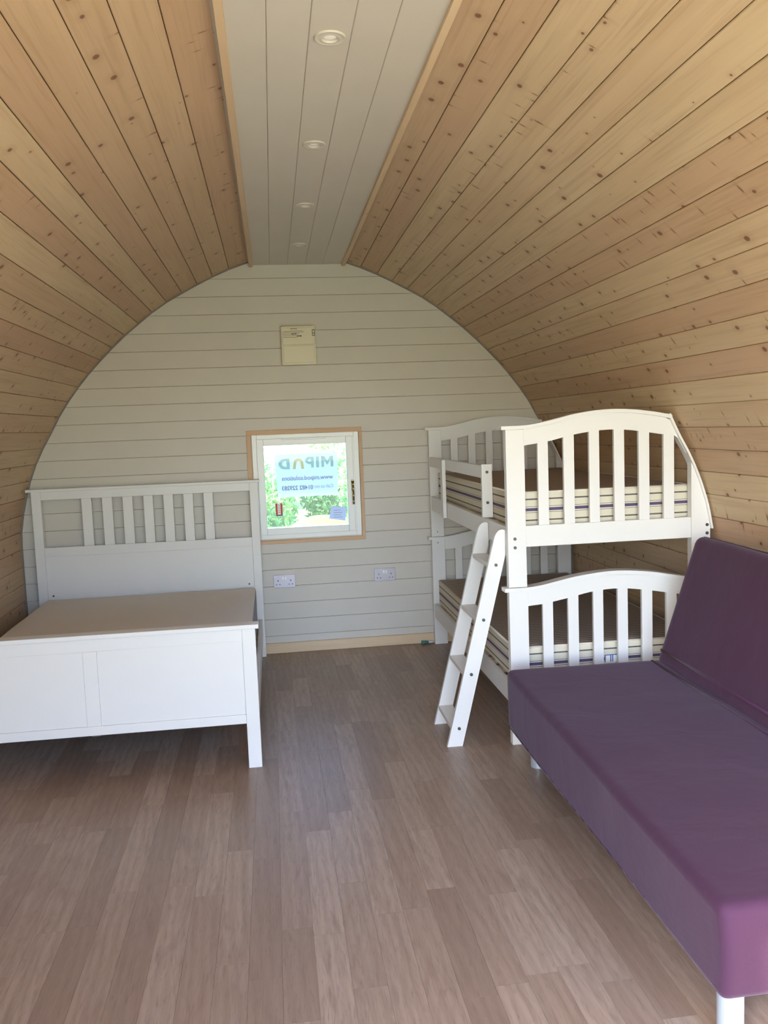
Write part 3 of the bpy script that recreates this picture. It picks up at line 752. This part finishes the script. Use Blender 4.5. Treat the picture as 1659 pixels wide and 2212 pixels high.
# ------------------------------------------------------------------ ladder
ld = thing('bunk_ladder', 'white wooden four-step ladder leaning on the side of the bunk bed', 'ladder', (0.90, 4.04, 0))
def rail(y0, y1):
    s = 0.257
    L = lambda z: 0.752+s*z
    top = [(1.0585, 0.912), (1.0585, 1.022), (1.050, 1.027), (1.038, 1.027), (1.026, 1.022), (1.016, 1.012), (1.008, 0.996)]
    bm = prism([(0.752, 0), (0.826, 0)]+top, y0, y1)
    return obj('side_rail', bm, 'white_paint', ld)
rail(3.874, 3.896); rail(4.196, 4.218)
for k in range(4):
    zc = 0.087+0.258*k; xl = 0.752+0.257*zc
    obj('step', box(xl+0.001, xl+0.073, 3.896, 4.196, zc-0.010, zc+0.010, bev=0.002), 'white_paint', ld)
    obj('bolt', cyl((xl+0.037, 3.872, zc), (0, 1, 0), 0.0075, 0.006, seg=16), 'bolt', ld)

# ------------------------------------------------------------------ sofa
RZ = math.radians(-1.2)
sf = thing('sofa_bed', 'purple fabric sofa bed on round silver legs along the right wall', 'sofa', (1.30, 2.68, 0), RZ)
def cloth_block(x0, x1, y0, y1, z0, z1, r, n, fn=None, amp=0.006, seed=0):
    bm = soft_box(x0, x1, y0, y1, z0, z1, r, n=n, amp=0)
    from mathutils import noise as N
    for v in bm.verts:
        if fn: v.co = fn(v.co)
        p = v.co*2.6+Vector((seed, seed*2, 0))
        v.co += Vector((N.noise(p), N.noise(p+Vector((9, 0, 0))), N.noise(p+Vector((0, 9, 0)))*1.4))*amp
    return bm
# local frame: x towards the wall, y along the room; origin at (1.30, 2.68)
X0, X1, YN, YF = -0.335, 0.42, -0.965, 0.965
def taper(c):
    k = (0.425-c.z)/0.27
    k = max(0, min(1, k))
    sx = 0.025*k*max(0, (0.05-(c.x))/0.385) if c.x < 0.05 else 0
    sx *= max(0, min(1, (0.75-c.y)/1.7)) * 1.3
    c = c.copy(); c.x += sx
    if c.y < -0.7: c.y += 0.055*k*k*(-c.y-0.7)/0.265
    # plump middle, softer far corner
    return c
bm = cloth_block(X0, X1, YN, YF, 0.152, 0.422, 0.028, (16, 34, 8), taper, amp=0.005, seed=3)
obj('seat_cover', bm, 'purple', sf, world=False, smooth=True)
# hem and seams as raised lines
def tube(name, pts, r, mat, parent):
    bm = bmesh.new()
    for a, b in zip(pts, pts[1:]):
        a, b = Vector(a), Vector(b); add_cyl(bm, (a+b)/2, b-a, r, (b-a).length+r, 8)
    return obj(name, bm, mat, parent, world=False, smooth=True)
tube('seam', [(X0+0.030, YN+0.004, 0.400), (X0+0.034, YN+0.018, 0.300), (X0+0.042, YN+0.050, 0.190)], 0.0022, 'purple', sf)
tube('hem', [(X0+0.034*max(0,min(1,(0.75-yy_)/1.7))*0.95-0.001, yy_, 0.176) for yy_ in linspace(YN+0.07, YF-0.03, 24)], 0.0022, 'purple', sf)
tube('seam', [(0.335, YN+0.03, 0.424), (0.335, YF-0.03, 0.424)], 0.006, 'purple', sf)
# back: leaning slab
def back_fn(c):
    # c.z runs 0..0.63 up the back; lean about the bottom edge
    a = math.radians(18.5); x, z_ = c.x, c.z
    return Vector((0.352+x*math.cos(a)+z_*math.sin(a), c.y, 0.405-x*math.sin(a)+z_*math.cos(a)))
bm = cloth_block(0.0, 0.125, YN+0.01, YF-0.01, 0.0, 0.620, 0.040, (3, 34, 12), back_fn, amp=0.004, seed=8)
obj('backrest_cover', bm, 'purple', sf, world=False, smooth=True)
def back_pt(x, y, z):
    v = back_fn(Vector((x, y, z))); return tuple(v)
tube('lining_edge', [back_pt(0.112, YN+0.06, 0.624), back_pt(0.112, YF-0.16, 0.624)], 0.005, 'piping', sf)
tube('seam', [back_pt(0.0, YN+0.05, 0.075), back_pt(0.0, 0.0, 0.072), back_pt(0.0, YF-0.04, 0.075)], 0.006, 'purple', sf)
def leg(x, y):
    obj('leg', cyl((x, y, 0.085), (0, 0, 1), 0.0315, 0.17, seg=32), 'leg_metal', sf, world=False, smooth=False)
    for p in sf.children[-1].data.polygons: p.use_smooth = len(p.vertices) == 4
inv = Matrix.Rotation(-RZ, 3, 'Z')
for wx, wy in ((1.027, 1.822), (1.098, 3.565), (1.62, 1.84), (1.66, 3.56)):
    q = inv @ Vector((wx-1.30, wy-2.68, 0)); leg(q.x, q.y)
obj('frame', box(-0.28, 0.40, -0.86, 0.88, 0.158, 0.20), 'steel', sf, world=False)

# ------------------------------------------------------------------ outside
g = obj('ground', box(-40, 40, -40, 60, -0.60, -0.35), 'grass'); struct(g)
g = obj('bounce_slab', box(-2.2, 2.6, -2.4, -0.26, -0.34, -0.06, bev=0.005), 'bounce_slab'); struct(g)  # unseen slab, added to bounce sunlight up to the front of the ceiling
g = obj('bounce_ground', box(-6, 7, -14, -2.41, -0.36, -0.335), 'bounce_green'); struct(g)  # unseen pale green ground, added to throw yellowish light onto the vault
def foliage(name, c, rad, n, size, mat, parent, seed):
    r_ = random.Random(seed); verts = []; faces = []
    for i in range(n):
        th = r_.uniform(0, 2*math.pi); u = r_.uniform(-1, 1); q = r_.uniform(0.55, 1.0)
        s = math.sqrt(1-u*u); wob = 1+0.22*math.sin(3*th+seed)+0.15*math.sin(5*u+seed*2)
        p = Vector((c[0]+rad[0]*s*math.cos(th)*q*wob, c[1]+rad[1]*s*math.sin(th)*q*wob, c[2]+rad[2]*u*q*wob))
        a = Vector((r_.uniform(-1, 1), r_.uniform(-1, 1), r_.uniform(-1, 1))).normalized(); b = a.orthogonal().normalized()
        L = size*r_.uniform(0.6, 1.3); k = len(verts)
        verts += [p-a*L, p+b*L*0.4, p+a*L, p-b*L*0.4]; faces.append((k, k+1, k+2, k+3))
    me = bpy.data.meshes.new(name); rt = root_of(parent).location
    me.from_pydata([tuple(v-rt) for v in verts], [], faces); me.materials.append(M[mat])
    o = bpy.data.objects.new(name, me); C.objects.link(o); o.parent = parent; return o
def shrub(x, y, ztop, w, mat, label, seed, group=None, cat='shrub', n=900, size=0.055):
    t = thing('shrub' if cat == 'shrub' else 'tree', label, cat, (x, y, -0.35), group=group)
    h = ztop+0.35
    obj('stem' if cat == 'shrub' else 'trunk', cyl((x, y, -0.35+h*0.25), (0, 0, 1), 0.03 if cat == 'shrub' else 0.16, h*0.5, seg=10), 'bark', t)
    f = foliage('foliage', (x, y, -0.35+h*(0.58 if cat == 'shrub' else 0.66)), (w, w*0.8, h*(0.40 if cat == 'shrub' else 0.34)), n, size, mat, t, seed)
for i, (x, y, zt, w_, m_, lb_) in enumerate([(-0.30, 12.6, 0.98, 0.32, 'leaf_dark', 'first shrub from the left in the row behind the mound outside the window'), (0.42, 12.9, 0.86, 0.28, 'leaf_mid', 'second shrub from the left in the row behind the mound, pale green'),
        (1.04, 13.2, 0.98, 0.26, 'leaf_dark', 'middle shrub of the row behind the mound, dark green'), (1.66, 13.5, 1.02, 0.28, 'leaf_mid', 'fourth shrub from the left in the row behind the mound, pale green'), (2.3, 13.8, 0.90, 0.28, 'leaf_dark', 'last shrub on the right of the row behind the mound, dark green')]):
    shrub(x-0.35, y, zt, w_, m_, lb_, 11+i, group='shrubs in the row outside the window')
shrub(-0.12, 9.2, 0.74, 0.30, 'leaf_dark', 'dark leafy bush low at the left of the window view', 31, n=1200, size=0.045)
def bushy(x, y, zt, w_, m_, label, seed):
    t = thing('bush', label, 'bush', (x, y, -0.35), group='big bushes at the far end of the garden')
    h = zt+0.35
    obj('stem', cyl((x, y, -0.35+h*0.2), (0, 0, 1), 0.05, h*0.4, seg=10), 'bark', t)
    foliage('foliage', (x, y, -0.35+h*0.5), (w_, w_*0.7, h*0.48), 2200, 0.09, m_, t, seed)
bushy(-0.75, 20.5, 1.35, 0.95, 'leaf_pale', 'pale green bush at the left edge of the window view', 61)
bushy(1.45, 22.0, 1.70, 0.85, 'leaf_pale', 'pale green bush showing above the sign in the window', 62)
bushy(3.15, 20.0, 1.75, 0.80, 'leaf_mid', 'brighter green bush at the right edge of the window view', 63)
md = thing('grass_mound', 'pale yellow-green round-topped mound low in the window view', 'mound', (0.62, 11.6, -0.35))
bm = bmesh.new(); bmesh.ops.create_uvsphere(bm, u_segments=32, v_segments=16, radius=1)
bmesh.ops.transform(bm, matrix=Matrix.Translation((0.62, 11.6, -0.35)) @ Matrix.Diagonal((0.75, 0.7, 0.72, 1)), verts=bm.verts)
obj('turf', bm, 'mound', md, smooth=True)
bpy.context.view_layer.update()
